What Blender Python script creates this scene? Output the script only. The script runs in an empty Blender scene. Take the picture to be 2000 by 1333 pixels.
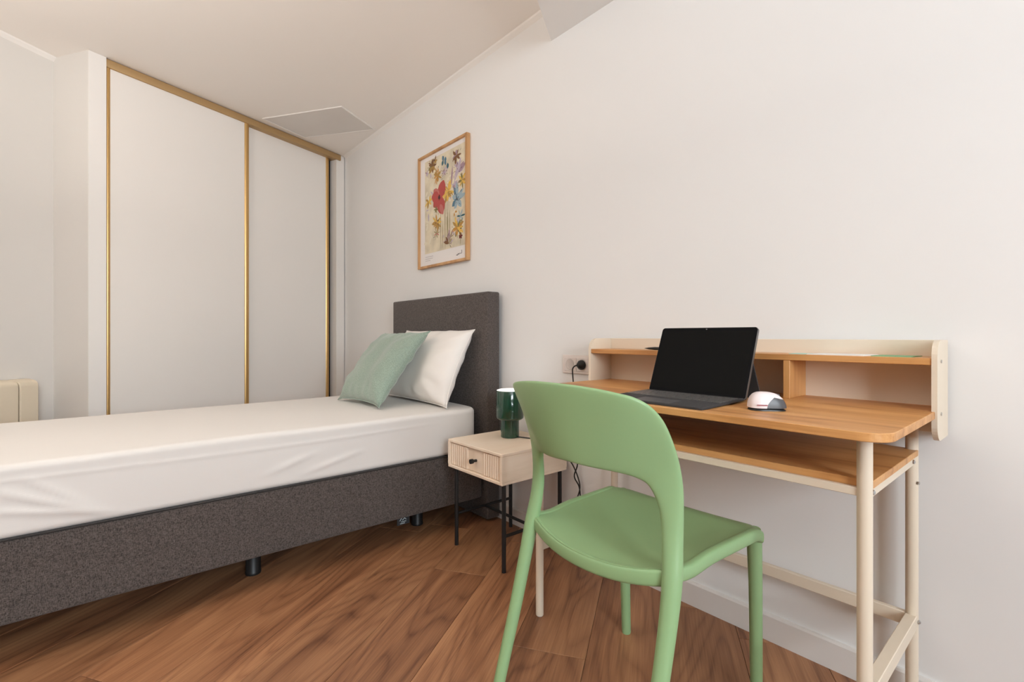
import bpy, bmesh, math, random
from mathutils import Vector, Matrix, noise
random.seed(7)
S = bpy.context.scene
COL = S.collection
PI = math.pi

# ------------------------------------------------------------------ camera
cam_d = bpy.data.cameras.new('camera'); cam = bpy.data.objects.new('camera', cam_d); COL.objects.link(cam)
cam_d.sensor_width = 36.0; cam_d.lens = 36.0 * 944.0 / 2000.0
cam_d.shift_y = -10.5 / 2000.0
cam_d.clip_start = 0.02
cam.location = (0, 0, 0.9)
cam.rotation_euler = (PI / 2, 0, PI / 2 - 0.705)
S.camera = cam

# ------------------------------------------------------------------ world, window light, exposure
wd = bpy.data.worlds.new('daylight'); S.world = wd; wd.use_nodes = True
bg = wd.node_tree.nodes['Background']
bg.inputs[0].default_value = (0.86, 0.93, 1.0, 1); bg.inputs[1].default_value = 1.6

def area_light(name, loc, rot, sx, sy, power, col):
    d = bpy.data.lights.new(name, 'AREA'); d.shape = 'RECTANGLE'; d.size = sx; d.size_y = sy
    d.energy = power; d.color = col
    o = bpy.data.objects.new(name, d); COL.objects.link(o); o.location = loc; o.rotation_euler = rot
    return o
# daylight entering through the window right of the desk
area_light('window_daylight', (2.16, -0.20, 1.50), (0, PI / 2, 0), 1.3, 1.1, 102, (0.84, 0.93, 1.0))

S.view_settings.view_transform = 'Standard'; S.view_settings.look = 'None'
S.view_settings.exposure = 0.06; S.view_settings.gamma = 1.0; S.view_settings.use_curve_mapping = False
S.cycles.use_denoising = True
S.cycles.max_bounces = 12; S.cycles.diffuse_bounces = 7

# ------------------------------------------------------------------ materials
def new_mat(name):
    m = bpy.data.materials.new(name); m.use_nodes = True
    nt = m.node_tree; b = nt.nodes['Principled BSDF']
    return m, nt, b
def N(nt, typ, **kw):
    n = nt.nodes.new(typ)
    for k, v in kw.items(): setattr(n, k, v)
    return n
def plain(name, col, rough=0.5, metal=0.0, spec=0.5, bump=0.0, bscale=200.0, coat=0.0, var=0.0, vscale=6.0, sheen=0.0):
    m, nt, b = new_mat(name)
    b.inputs['Base Color'].default_value = (*col, 1); b.inputs['Roughness'].default_value = rough
    b.inputs['Metallic'].default_value = metal; b.inputs['Specular IOR Level'].default_value = spec
    b.inputs['Coat Weight'].default_value = coat
    b.inputs['Sheen Weight'].default_value = sheen
    tc = N(nt, 'ShaderNodeTexCoord')
    if bump > 0:
        n = N(nt, 'ShaderNodeTexNoise'); n.inputs['Scale'].default_value = bscale; n.inputs['Detail'].default_value = 3
        bp = N(nt, 'ShaderNodeBump'); bp.inputs['Strength'].default_value = bump; bp.inputs['Distance'].default_value = 0.002
        nt.links.new(tc.outputs['Object'], n.inputs['Vector']); nt.links.new(n.outputs['Fac'], bp.inputs['Height'])
        nt.links.new(bp.outputs['Normal'], b.inputs['Normal'])
    if var > 0:
        n = N(nt, 'ShaderNodeTexNoise'); n.inputs['Scale'].default_value = vscale; n.inputs['Detail'].default_value = 4
        r = N(nt, 'ShaderNodeValToRGB')
        r.color_ramp.elements[0].position = 0.3; r.color_ramp.elements[1].position = 0.7
        r.color_ramp.elements[0].color = (*[c * (1 - var) for c in col], 1)
        r.color_ramp.elements[1].color = (*[min(1, c * (1 + var)) for c in col], 1)
        nt.links.new(tc.outputs['Object'], n.inputs['Vector']); nt.links.new(n.outputs['Fac'], r.inputs['Fac'])
        nt.links.new(r.outputs['Color'], b.inputs['Base Color'])
    return m
def wood(name, dark, mid, light, axis='X', length=1.2, band=18.0, pore=140.0, rough=0.45, rings=7.0, rnd=False, n1s=None, n2s=None, n3s=None, bump=0.06, pore_amt=0.5, ring_amt=0.16):
    m, nt, b = new_mat(name); L = nt.links
    b.inputs['Roughness'].default_value = rough
    tc = N(nt, 'ShaderNodeTexCoord')
    src = tc.outputs['Object']
    if rnd:
        oi = N(nt, 'ShaderNodeObjectInfo')
        mu = N(nt, 'ShaderNodeVectorMath', operation='SCALE'); mu.inputs[0].default_value = (37.0, 11.0, 5.0)
        L.new(oi.outputs['Random'], mu.inputs['Scale'])
        ad = N(nt, 'ShaderNodeVectorMath', operation='ADD'); L.new(src, ad.inputs[0]); L.new(mu.outputs[0], ad.inputs[1])
        src = ad.outputs[0]
    def mapped(sx, sy):
        mp = N(nt, 'ShaderNodeMapping')
        sc = {'X': (sx, sy, sy), 'Y': (sy, sx, sy), 'Z': (sy, sy, sx)}[axis]
        mp.inputs['Scale'].default_value = sc; L.new(src, mp.inputs['Vector']); return mp.outputs[0]
    n1 = N(nt, 'ShaderNodeTexNoise'); n1.inputs['Scale'].default_value = 1.0; n1.inputs['Detail'].default_value = 5; n1.inputs['Distortion'].default_value = 0.4
    L.new(mapped(*(n1s or (length, band * 0.38))), n1.inputs['Vector'])
    # growth rings : contour lines of a stretched noise
    n2 = N(nt, 'ShaderNodeTexNoise'); n2.inputs['Scale'].default_value = 1.0; n2.inputs['Detail'].default_value = 2.0
    L.new(mapped(*(n2s or (length * 0.9, band * 0.22))), n2.inputs['Vector'])
    mm = N(nt, 'ShaderNodeMath', operation='MULTIPLY'); mm.inputs[1].default_value = rings * 2.2; L.new(n2.outputs['Fac'], mm.inputs[0])
    fr = N(nt, 'ShaderNodeMath', operation='PINGPONG'); fr.inputs[1].default_value = 1.0; L.new(mm.outputs[0], fr.inputs[0])
    pw = N(nt, 'ShaderNodeMath', operation='POWER'); pw.inputs[1].default_value = 2.2; L.new(fr.outputs[0], pw.inputs[0])
    n3 = N(nt, 'ShaderNodeTexNoise'); n3.inputs['Scale'].default_value = 1.0; n3.inputs['Detail'].default_value = 3
    L.new(mapped(*(n3s or (length * 6, pore))), n3.inputs['Vector'])
    # combine
    a1 = N(nt, 'ShaderNodeMath', operation='MULTIPLY_ADD'); a1.inputs[1].default_value = -ring_amt; L.new(pw.outputs[0], a1.inputs[0]); L.new(n1.outputs['Fac'], a1.inputs[2])
    s3 = N(nt, 'ShaderNodeMath', operation='SUBTRACT'); s3.inputs[1].default_value = 0.5; L.new(n3.outputs['Fac'], s3.inputs[0])
    a2 = N(nt, 'ShaderNodeMath', operation='MULTIPLY_ADD'); a2.inputs[1].default_value = pore_amt; L.new(s3.outputs[0], a2.inputs[0]); L.new(a1.outputs[0], a2.inputs[2])
    r = N(nt, 'ShaderNodeValToRGB'); e = r.color_ramp.elements
    e[0].position = 0.22; e[0].color = (*dark, 1); e[1].position = 0.68; e[1].color = (*light, 1)
    k = e.new(0.44); k.color = (*mid, 1)
    L.new(a2.outputs[0], r.inputs['Fac'])
    out = r.outputs['Color']
    if rnd:
        hs = N(nt, 'ShaderNodeHueSaturation')
        mr = N(nt, 'ShaderNodeMapRange'); mr.inputs['To Min'].default_value = 0.82; mr.inputs['To Max'].default_value = 1.15
        L.new(oi.outputs['Random'], mr.inputs['Value']); L.new(mr.outputs[0], hs.inputs['Value']); L.new(out, hs.inputs['Color'])
        out = hs.outputs['Color']
    L.new(out, b.inputs['Base Color'])
    bp = N(nt, 'ShaderNodeBump'); bp.inputs['Strength'].default_value = bump; bp.inputs['Distance'].default_value = 0.002
    L.new(n3.outputs['Fac'], bp.inputs['Height']); L.new(bp.outputs['Normal'], b.inputs['Normal'])
    return m
def fabric(name, c1, c2, sc=420.0, stretch=3.0, rough=0.95, bump=0.5, sheen=0.15):
    m, nt, b = new_mat(name); L = nt.links
    b.inputs['Roughness'].default_value = rough; b.inputs['Specular IOR Level'].default_value = 0.15
    b.inputs['Sheen Weight'].default_value = sheen
    tc = N(nt, 'ShaderNodeTexCoord')
    outs = []
    for s in ((1, stretch, stretch), (stretch, stretch, 1), (stretch, 1, stretch)):
        mp = N(nt, 'ShaderNodeMapping'); mp.inputs['Scale'].default_value = s
        n = N(nt, 'ShaderNodeTexNoise'); n.inputs['Scale'].default_value = sc / stretch; n.inputs['Detail'].default_value = 2
        L.new(tc.outputs['Object'], mp.inputs['Vector']); L.new(mp.outputs[0], n.inputs['Vector']); outs.append(n.outputs['Fac'])
    a = N(nt, 'ShaderNodeMath', operation='ADD'); L.new(outs[0], a.inputs[0]); L.new(outs[1], a.inputs[1])
    a2 = N(nt, 'ShaderNodeMath', operation='ADD'); L.new(a.outputs[0], a2.inputs[0]); L.new(outs[2], a2.inputs[1])
    mr = N(nt, 'ShaderNodeMapRange'); mr.inputs['From Min'].default_value = 1.2; mr.inputs['From Max'].default_value = 1.8
    L.new(a2.outputs[0], mr.inputs['Value'])
    mx = N(nt, 'ShaderNodeMix', data_type='RGBA'); mx.inputs['A'].default_value = (*c1, 1); mx.inputs['B'].default_value = (*c2, 1)
    L.new(mr.outputs[0], mx.inputs['Factor']); L.new(mx.outputs['Result'], b.inputs['Base Color'])
    bp = N(nt, 'ShaderNodeBump'); bp.inputs['Strength'].default_value = bump; bp.inputs['Distance'].default_value = 0.001
    L.new(mr.outputs[0], bp.inputs['Height']); L.new(bp.outputs['Normal'], b.inputs['Normal'])
    return m

M = {}
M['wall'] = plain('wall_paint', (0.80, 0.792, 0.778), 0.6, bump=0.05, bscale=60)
M['wall_dimmed'] = plain('dimmed_wall_paint', (0.70, 0.672, 0.635), 0.6, bump=0.05, bscale=60)  # wall colour lowered to stand in for weaker light on the left
M['taupe'] = plain('bounce_cut_taupe', (0.22, 0.19, 0.165), 0.7)  # dark tone picked to cut bounce light from the unseen walls
M['ceiling'] = plain('ceiling_paint', (0.87, 0.83, 0.785), 0.7, bump=0.05, bscale=60)
M['trim'] = plain('trim_paint', (0.83, 0.80, 0.765), 0.4)
M['base'] = plain('baseboard_paint', (0.76, 0.725, 0.69), 0.35)
M['hatch'] = plain('hatch_paint', (0.70, 0.67, 0.635), 0.6, var=0.04, vscale=3)
M['door'] = plain('wardrobe_white', (0.84, 0.80, 0.755), 0.32, spec=0.4)
M['gold'] = plain('gold_anodised', (0.66, 0.42, 0.17), 0.32, metal=0.85)
M['goldrail'] = plain('gold_track', (0.46, 0.30, 0.14), 0.45, metal=0.4)
M['dark'] = plain('void_shade', (0.02, 0.017, 0.015), 0.8)  # near-black stands in for the shade inside the wardrobe
M['floor'] = wood('floor_plank_wood', (0.150, 0.058, 0.026), (0.305, 0.135, 0.062), (0.46, 0.228, 0.108), 'X', 0.9, 30, 190, 0.45, 24.0, rnd=True, pore_amt=0.38, ring_amt=0.15, n1s=(0.7, 10.0), n2s=(0.55, 3.2), n3s=(7.0, 230.0))
M['slab'] = plain('subfloor', (0.05, 0.03, 0.02), 0.9)
M['greyfab'] = fabric('grey_bed_fabric', (0.040, 0.033, 0.030), (0.150, 0.125, 0.113), sc=560, stretch=4.0)
M['piping'] = plain('dark_piping', (0.018, 0.015, 0.014), 0.8)
M['sheet'] = plain('white_sheet', (0.74, 0.71, 0.675), 0.85, spec=0.2, bump=0.12, bscale=900, sheen=0.1)
M['pillow'] = plain('white_pillowcase', (0.83, 0.79, 0.745), 0.8, spec=0.25, bump=0.1, bscale=30, sheen=0.15)
M['sage'] = fabric('sage_cushion_fabric', (0.245, 0.315, 0.255), (0.33, 0.41, 0.335), sc=300, bump=0.15, sheen=0.35)
M['blackmetal'] = plain('black_metal', (0.010, 0.011, 0.012), 0.45, spec=0.5)
M['palewood'] = wood('pale_nightstand_wood', (0.80, 0.655, 0.50), (0.88, 0.735, 0.58), (0.91, 0.785, 0.64), 'Y', 2.0, 22, 160, 0.55, 3.0, bump=0.03, pore_amt=0.25)
M['palewoodz'] = wood('pale_drawer_wood', (0.76, 0.61, 0.46), (0.84, 0.69, 0.54), (0.88, 0.745, 0.60), 'Z', 2.0, 22, 160, 0.55, 3.0, bump=0.03, pore_amt=0.25)
M['lampgreen'] = plain('lamp_green_gloss', (0.004, 0.052, 0.027), 0.16, spec=0.6, coat=0.6)
M['oak'] = wood('desk_oak', (0.40, 0.170, 0.050), (0.57, 0.275, 0.092), (0.67, 0.36, 0.138), 'X', 1.6, 40, 190, 0.42, 4.0, bump=0.04, pore_amt=0.4)
M['oakz'] = wood('divider_oak', (0.40, 0.170, 0.050), (0.57, 0.275, 0.092), (0.67, 0.36, 0.138), 'Z', 1.6, 40, 190, 0.42, 4.0, bump=0.04, pore_amt=0.4)
M['beige'] = plain('beige_metal', (0.72, 0.62, 0.49), 0.42, spec=0.45)
M['beigeback'] = plain('beige_panel', (0.76, 0.66, 0.53), 0.5)
M['steel'] = plain('steel_bolt', (0.6, 0.6, 0.6), 0.25, metal=1.0)
M['green'] = plain('chair_green_plastic', (0.275, 0.435, 0.215), 0.40, spec=0.4, bump=0.03, bscale=700)
M['chairpad'] = plain('glide_white', (0.75, 0.72, 0.66), 0.5)
M['frame'] = wood('frame_pine', (0.40, 0.20, 0.075), (0.55, 0.30, 0.125), (0.64, 0.38, 0.18), 'Z', 1.5, 40, 150, 0.45, 3.0, pore_amt=0.25)
M['mat'] = plain('print_paper', (0.80, 0.77, 0.75), 0.8)
M['art'] = plain('print_ground', (0.68, 0.605, 0.455), 0.8, var=0.18, vscale=13)
M['screen'] = plain('tablet_glass', (0.012, 0.0115, 0.011), 0.35, spec=0.0)
M['bezel'] = plain('tablet_bezel', (0.004, 0.004, 0.005), 0.35, spec=0.05)
M['graymetal'] = plain('tablet_shell', (0.17, 0.17, 0.175), 0.35, metal=0.8)
M['kbfab'] = plain('keyboard_fabric', (0.032, 0.030, 0.031), 0.85, bump=0.2, bscale=900)
M['key'] = plain('key_cap', (0.095, 0.090, 0.086), 0.35)
M['pad'] = plain('touchpad', (0.06, 0.058, 0.062), 0.5)
M['mousew'] = plain('mouse_pink_white', (0.80, 0.70, 0.70), 0.35, spec=0.45)
M['mouseg'] = plain('mouse_grey', (0.075, 0.075, 0.080), 0.5)
def mouse_two_tone():
    m, nt, b = new_mat('mouse_two_tone'); L = nt.links; b.inputs['Roughness'].default_value = 0.38
    tc = N(nt, 'ShaderNodeTexCoord'); sx = N(nt, 'ShaderNodeSeparateXYZ'); L.new(tc.outputs['Object'], sx.inputs[0])
    def mth(op, a, c, d=None):
        n = N(nt, 'ShaderNodeMath', operation=op)
        for k, v in enumerate((a, c, d)):
            if v is None: continue
            if isinstance(v, (int, float)): n.inputs[k].default_value = v
            else: L.new(v, n.inputs[k])
        return n.outputs[0]
    X, Y, Z = sx.outputs
    zz = mth('MULTIPLY_ADD', Z, 1 / .026, -.006 / .026); z2 = mth('MULTIPLY', zz, zz)
    f1 = mth('SUBTRACT', Y, mth('MULTIPLY_ADD', z2, .020, -.008))
    f2 = mth('SUBTRACT', mth('MULTIPLY_ADD', mth('MAXIMUM', Y, 0.0), -.22, .0315), Z)
    f3 = mth('SUBTRACT', X, .006)
    g = mth('GREATER_THAN', mth('MINIMUM', mth('MINIMUM', f1, f2), f3), 0.0)
    mx = N(nt, 'ShaderNodeMix', data_type='RGBA'); mx.inputs['A'].default_value = (0.80, 0.70, 0.70, 1); mx.inputs['B'].default_value = (0.075, 0.075, 0.080, 1)
    L.new(g, mx.inputs['Factor']); L.new(mx.outputs['Result'], b.inputs['Base Color']); return m
M['mouse2'] = mouse_two_tone()
M['mouseb'] = plain('mouse_black', (0.008, 0.008, 0.008), 0.4)
M['print_red'] = plain('mouse_print', (0.35, 0.10, 0.12), 0.6)
M['socket'] = plain('socket_plastic', (0.76, 0.69, 0.65), 0.35)
M['socket_in'] = plain('socket_recess', (0.60, 0.54, 0.50), 0.4)
M['rubber'] = plain('black_rubber', (0.012, 0.011, 0.010), 0.5)
M['rad'] = plain('radiator_cream', (0.70, 0.61, 0.47), 0.45)
M['radback'] = plain('radiator_gap_shade', (0.06, 0.055, 0.04), 0.7)  # near-black stands in for shade between the radiator sections
M['paper_w'] = plain('paper_white', (0.80, 0.80, 0.78), 0.6)
M['paper_g'] = plain('paper_green', (0.22, 0.42, 0.22), 0.6)
M['paper_b'] = plain('paper_mint', (0.45, 0.66, 0.58), 0.6)
M['tagdark'] = plain('tag_dark', (0.02, 0.025, 0.03), 0.6)
M['taglight'] = plain('tag_print', (0.45, 0.52, 0.55), 0.6)
def emit(name, col, e):
    m, nt, b = new_mat(name); b.inputs['Base Color'].default_value = (*col, 1)
    b.inputs['Emission Color'].default_value = (*col, 1); b.inputs['Emission Strength'].default_value = e; return m
M['fill_bulb'] = emit('fill_bulb_glow', (1.0, 0.85, 0.68), 6.0)  # glow of the added fill uplighter
M['diffuser'] = emit('lamp_diffuser', (1.0, 0.97, 0.92), 0.9)
def glass_pane(name):
    m = bpy.data.materials.new(name); m.use_nodes = True; nt = m.node_tree; nt.nodes.clear()
    o = N(nt, 'ShaderNodeOutputMaterial'); t = N(nt, 'ShaderNodeBsdfTransparent'); g = N(nt, 'ShaderNodeBsdfGlossy'); mx = N(nt, 'ShaderNodeMixShader')
    g.inputs['Roughness'].default_value = 0.02; mx.inputs[0].default_value = 0.06
    nt.links.new(t.outputs[0], mx.inputs[1]); nt.links.new(g.outputs[0], mx.inputs[2]); nt.links.new(mx.outputs[0], o.inputs[0]); return m
M['pane'] = glass_pane('window_glass')

# ------------------------------------------------------------------ mesh helpers
def mesh_from(bm, name, mats, smooth=False, auto=None):
    me = bpy.data.meshes.new(name)
    bmesh.ops.recalc_face_normals(bm, faces=bm.faces)
    if smooth:
        for f in bm.faces: f.smooth = True
        if auto is not None:
            for e in bm.edges:
                if len(e.link_faces) == 2 and e.calc_face_angle(0) > auto: e.smooth = False
    bm.to_mesh(me); bm.free()
    if not isinstance(mats, (list, tuple)): mats = [mats]
    for m in mats: me.materials.append(M[m] if isinstance(m, str) else m)
    return me
def obj(name, bm, mats, parent=None, smooth=False, auto=0.7, loc=None, org=None):
    """bm is in world coordinates unless org is None and a parent carries its own frame; org is subtracted."""
    if org is None and parent is not None and not is_local(parent): org = parent_world(parent)
    if org is not None: bmesh.ops.translate(bm, verts=bm.verts, vec=-Vector(org))
    o = bpy.data.objects.new(name, mesh_from(bm, name, mats, smooth, auto)); COL.objects.link(o)
    if parent is not None: o.parent = parent
    if loc is not None: o.location = loc
    return o
def is_local(p):
    while p is not None:
        if p.get('_local'): return True
        p = p.parent
    return False
def parent_world(p):
    v = Vector((0, 0, 0))
    while p is not None: v = v + p.location; p = p.parent
    return v
def tag(o, label=None, cat=None, group=None, kind=None):
    if label: o['label'] = label
    if cat: o['category'] = cat
    if group: o['group'] = group
    if kind: o['kind'] = kind
    return o
def thing(name, label, cat, loc=(0, 0, 0), rot=None, group=None, kind=None):
    o = bpy.data.objects.new(name, None); COL.objects.link(o); o.location = loc; o.empty_display_size = 0.1
    if rot: o.rotation_euler = rot; o['_local'] = 1
    return tag(o, label, cat, group, kind)
def add(bm, other):
    me = bpy.data.meshes.new('tmp'); other.to_mesh(me); other.free(); bm.from_mesh(me); bpy.data.meshes.remove(me); return bm
def box(x0, x1, y0, y1, z0, z1, r=0.0, seg=2, bm=None):
    b = bmesh.new(); bmesh.ops.create_cube(b, size=1)
    bmesh.ops.scale(b, verts=b.verts, vec=(x1 - x0, y1 - y0, z1 - z0)); bmesh.ops.translate(b, verts=b.verts, vec=((x0 + x1) / 2, (y0 + y1) / 2, (z0 + z1) / 2))
    if r > 0: bmesh.ops.bevel(b, geom=b.edges[:], offset=r, segments=seg, affect='EDGES', profile=0.5)
    return add(bm, b) if bm is not None else b
def prism(poly, z0, z1, r=0.0, seg=2, bm=None):
    b = bmesh.new(); lo = [b.verts.new((x, y, z0)) for x, y in poly]; hi = [b.verts.new((x, y, z1)) for x, y in poly]; n = len(poly)
    b.faces.new(lo[::-1]); b.faces.new(hi)
    for i in range(n): b.faces.new((lo[i], lo[(i + 1) % n], hi[(i + 1) % n], hi[i]))
    bmesh.ops.recalc_face_normals(b, faces=b.faces)
    if r > 0: bmesh.ops.bevel(b, geom=[e for e in b.edges], offset=r, segments=seg, affect='EDGES', profile=0.5)
    return add(bm, b) if bm is not None else b
def extrude_profile(pts, axis, a0, a1, bm=None):
    """pts: 2D profile; axis 'X': pts=(y,z); 'Y': pts=(x,z)"""
    b = bmesh.new()
    mk = (lambda p, a: (a, p[0], p[1])) if axis == 'X' else ((lambda p, a: (p[0], a, p[1])) if axis == 'Y' else (lambda p, a: (p[0], p[1], a)))
    A = [b.verts.new(mk(p, a0)) for p in pts]; B = [b.verts.new(mk(p, a1)) for p in pts]; n = len(pts)
    b.faces.new(A); b.faces.new(B[::-1])
    for i in range(n): b.faces.new((A[i], B[i], B[(i + 1) % n], A[(i + 1) % n]))
    bmesh.ops.recalc_face_normals(b, faces=b.faces)
    return add(bm, b) if bm is not None else b
def tube(path, rad, n=10, bm=None, caps=True):
    b = bm if bm is not None else bmesh.new()
    P = [Vector(p) for p in path]; R = rad if isinstance(rad, (list, tuple)) else [rad] * len(P)
    rings = []; up = None
    for i, p in enumerate(P):
        t = (P[min(i + 1, len(P) - 1)] - P[max(i - 1, 0)]).normalized()
        if up is None:
            up = Vector((1, 0, 0)) if abs(t.x) < 0.8 else Vector((0, 1, 0))
        up = (up - t * up.dot(t)).normalized(); s = t.cross(up)
        rings.append([b.verts.new(p + (up * math.cos(2 * PI * k / n) + s * math.sin(2 * PI * k / n)) * R[i]) for k in range(n)])
    for a, c in zip(rings, rings[1:]):
        for k in range(n): b.faces.new((a[k], a[(k + 1) % n], c[(k + 1) % n], c[k]))
    if caps: b.faces.new(rings[0][::-1]); b.faces.new(rings[-1])
    return b
def lathe(prof, c, n=40, bm=None):
    b = bm if bm is not None else bmesh.new(); rings = []
    for r, z in prof:
        if r <= 1e-6: rings.append([b.verts.new((c[0], c[1], c[2] + z))])
        else: rings.append([b.verts.new((c[0] + r * math.cos(2 * PI * k / n), c[1] + r * math.sin(2 * PI * k / n), c[2] + z)) for k in range(n)])
    for a, d in zip(rings, rings[1:]):
        for k in range(n):
            k2 = (k + 1) % n
            if len(a) == 1 and len(d) == 1: continue
            if len(a) == 1: b.faces.new((a[0], d[k], d[k2]))
            elif len(d) == 1: b.faces.new((a[k], d[0], a[k2]))
            else: b.faces.new((a[k], a[k2], d[k2], d[k]))
    return b
def smooth_path(pts, n=8):
    """Catmull-Rom through points"""
    P = [Vector(p) for p in pts]; out = []
    for i in range(len(P) - 1):
        p0 = P[i - 1] if i > 0 else P[i] * 2 - P[i + 1]; p1 = P[i]; p2 = P[i + 1]; p3 = P[i + 2] if i + 2 < len(P) else P[i + 1] * 2 - P[i]
        for k in range(n):
            t = k / n
            out.append(0.5 * ((2 * p1) + (p2 - p0) * t + (2 * p0 - 5 * p1 + 4 * p2 - p3) * t * t + (3 * p1 - p0 - 3 * p2 + p3) * t ** 3))
    out.append(P[-1]); return out
def rrect(x0, x1, y0, y1, r, n=6, corners=(1, 1, 1, 1)):
    """CCW rounded rect from lower-left; corners LL LR UR UL"""
    pts = []
    for (cx, cy, a0, sx, sy, on) in ((x0, y0, PI, 1, 1, corners[0]), (x1, y0, 1.5 * PI, -1, 1, corners[1]), (x1, y1, 0, -1, -1, corners[2]), (x0, y1, 0.5 * PI, 1, -1, corners[3])):
        if not on: pts.append((cx, cy)); continue
        for k in range(n + 1):
            a = a0 + 0.5 * PI * k / n; pts.append((cx + sx * r + r * math.cos(a), cy + sy * r + r * math.sin(a)))
    return pts
def struct(name, bm, mat, label, cat, parent=None, smooth=False):
    o = obj(name, bm, mat, parent, smooth); o['kind'] = 'structure'
    if parent is None: tag(o, label, cat)
    return o

# ================================================================== the room
WY = 1.510; CH = 2.352; XE = 2.10; YB = -2.20
WL = Vector((-3.290, 0.021)); WDIR = Vector((-0.3577, 0.9338)); WN = Vector((0.9338, 0.3577))   # wardrobe front line, its direction and outward normal
COLP = (-3.264, -0.049); INN = (-3.4735, -0.187); LDIR = Vector((0.595, -0.804))
LEND = Vector(INN) + LDIR * 2.504
fl = thing('floor', 'warm brown wood plank floor laid diagonally', 'floor', (0, 0, 0), kind='structure')
struct('subfloor', box(-4.3, XE + .1, YB - .1, WY + .1, -0.06, -0.012), 'slab', None, None, fl)
room = [(XE, WY), (-4.05, WY), (-3.60, 0.02), (INN[0], INN[1]), (LEND.x, LEND.y), (XE, YB)]
def clip(poly, a, b_):
    out = []; n = len(poly)
    nx, ny = -(b_[1] - a[1]), b_[0] - a[0]
    side = lambda p: (p[0] - a[0]) * nx + (p[1] - a[1]) * ny
    for i in range(n):
        p, q = poly[i], poly[(i + 1) % n]; sp, sq = side(p), side(q)
        if sp >= 0: out.append(p)
        if (sp >= 0) != (sq >= 0):
            t = sp / (sp - sq); out.append((p[0] + (q[0] - p[0]) * t, p[1] + (q[1] - p[1]) * t))
    return out
pd = Vector((-0.545, 0.8384)); pp = Vector((0.8384, 0.545)); PW = 0.212; PL = 1.50
ang = math.atan2(pd.y, pd.x)
starts = {-4: 0.50, -3: 0.60, -2: 0.205, -1: 0.52, 0: 1.345, 1: 0.60, -5: 0.9, 2: 0.2, -6: 0.3}
for k in range(-18, 14):
    st = starts.get(k, random.uniform(0, PL))
    for j in range(-4, 4):
        s0 = st + j * PL; s1 = s0 + PL; c0 = -0.40 + PW * k; c1 = c0 + PW; g = 0.0006
        q = [tuple(pp * a + pd * s) for a, s in ((c0 + g, s0 + g), (c1 - g, s0 + g), (c1 - g, s1 - g), (c0 + g, s1 - g))]
        for i in range(len(room)):
            if q: q = clip(q, room[i], room[(i + 1) % len(room)])
        if len(q) < 3: continue
        area = abs(sum(q[i][0] * q[(i + 1) % len(q)][1] - q[(i + 1) % len(q)][0] * q[i][1] for i in range(len(q)))) / 2
        if area < 0.004: continue
        cen = pp * (c0 + PW / 2) + pd * (s0 + PL / 2)
        loc = [((p[0] - cen.x) * pd.x + (p[1] - cen.y) * pd.y, -((p[0] - cen.x) * pp.x + (p[1] - cen.y) * pp.y)) for p in q]
        # local x along plank; keep orientation consistent with the rotation
        b = bmesh.new(); n = len(loc)
        cx = sum(p[0] for p in loc) / n; cy = sum(p[1] for p in loc) / n
        ins = []
        for p in loc:
            v = Vector((p[0] - cx, p[1] - cy)); ins.append((p[0] - math.copysign(0.0012, v.x), p[1] - math.copysign(0.0012, v.y)))
        lo = [b.verts.new((x, y, -0.012)) for x, y in loc]; md = [b.verts.new((x, y, -0.0008)) for x, y in loc]; hi = [b.verts.new((x, y, 0)) for x, y in ins]
        try:
            b.faces.new(hi); b.faces.new(lo[::-1])
            for i in range(n):
                i2 = (i + 1) % n; b.faces.new((lo[i], lo[i2], md[i2], md[i])); b.faces.new((md[i], md[i2], hi[i2], hi[i]))
        except ValueError:
            b.free(); continue
        me = mesh_from(b, 'plank', 'floor')
        o = bpy.data.objects.new('plank', me); COL.objects.link(o); o.parent = fl
        o.location = (cen.x, cen.y, 0); o.rotation_euler = (0, 0, ang)
# ceiling
struct('ceiling', box(-4.3, XE + .15, YB - .15, WY + .15, CH, CH + 0.12), 'ceiling', 'flat off white painted ceiling', 'ceiling')
# walls
struct('wall_right', box(-4.3, XE + .15, WY, WY + 0.14, 0, CH), 'wall', 'white wall behind the desk and headboard', 'wall')
nl = Vector((-0.804, -0.595)) * 0.14
struct('wall_left', prism([INN, tuple(LEND), tuple(LEND + nl), tuple(Vector(INN) + nl)], 0, CH), 'wall_dimmed', 'off white wall carrying the cream radiator', 'wall')
struct('wall_closet', prism([INN, COLP, tuple(WL), tuple(WL - WN * 0.30), tuple(Vector(INN) + nl)], 0, CH), 'wall_dimmed', 'white boxed wall end beside the wardrobe doors', 'wall')
struct('trim_3', prism([COLP, tuple(Vector(COLP) + WN * .004), tuple(WL + WN * .004), tuple(WL)], 0, CH - .001), 'trim', 'narrow white jamb left of the wardrobe doors', 'jamb')
WEND = WL + WDIR * 1.595
struct('wall_far', prism([tuple(WL - WN * 0.60), tuple(WEND - WN * 0.60 + WDIR * .3), tuple(WEND - WN * 0.70 + WDIR * .3), tuple(WL - WN * 0.70)], 0, CH), 'wall', 'wall hidden behind the wardrobe', 'wall')
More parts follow.
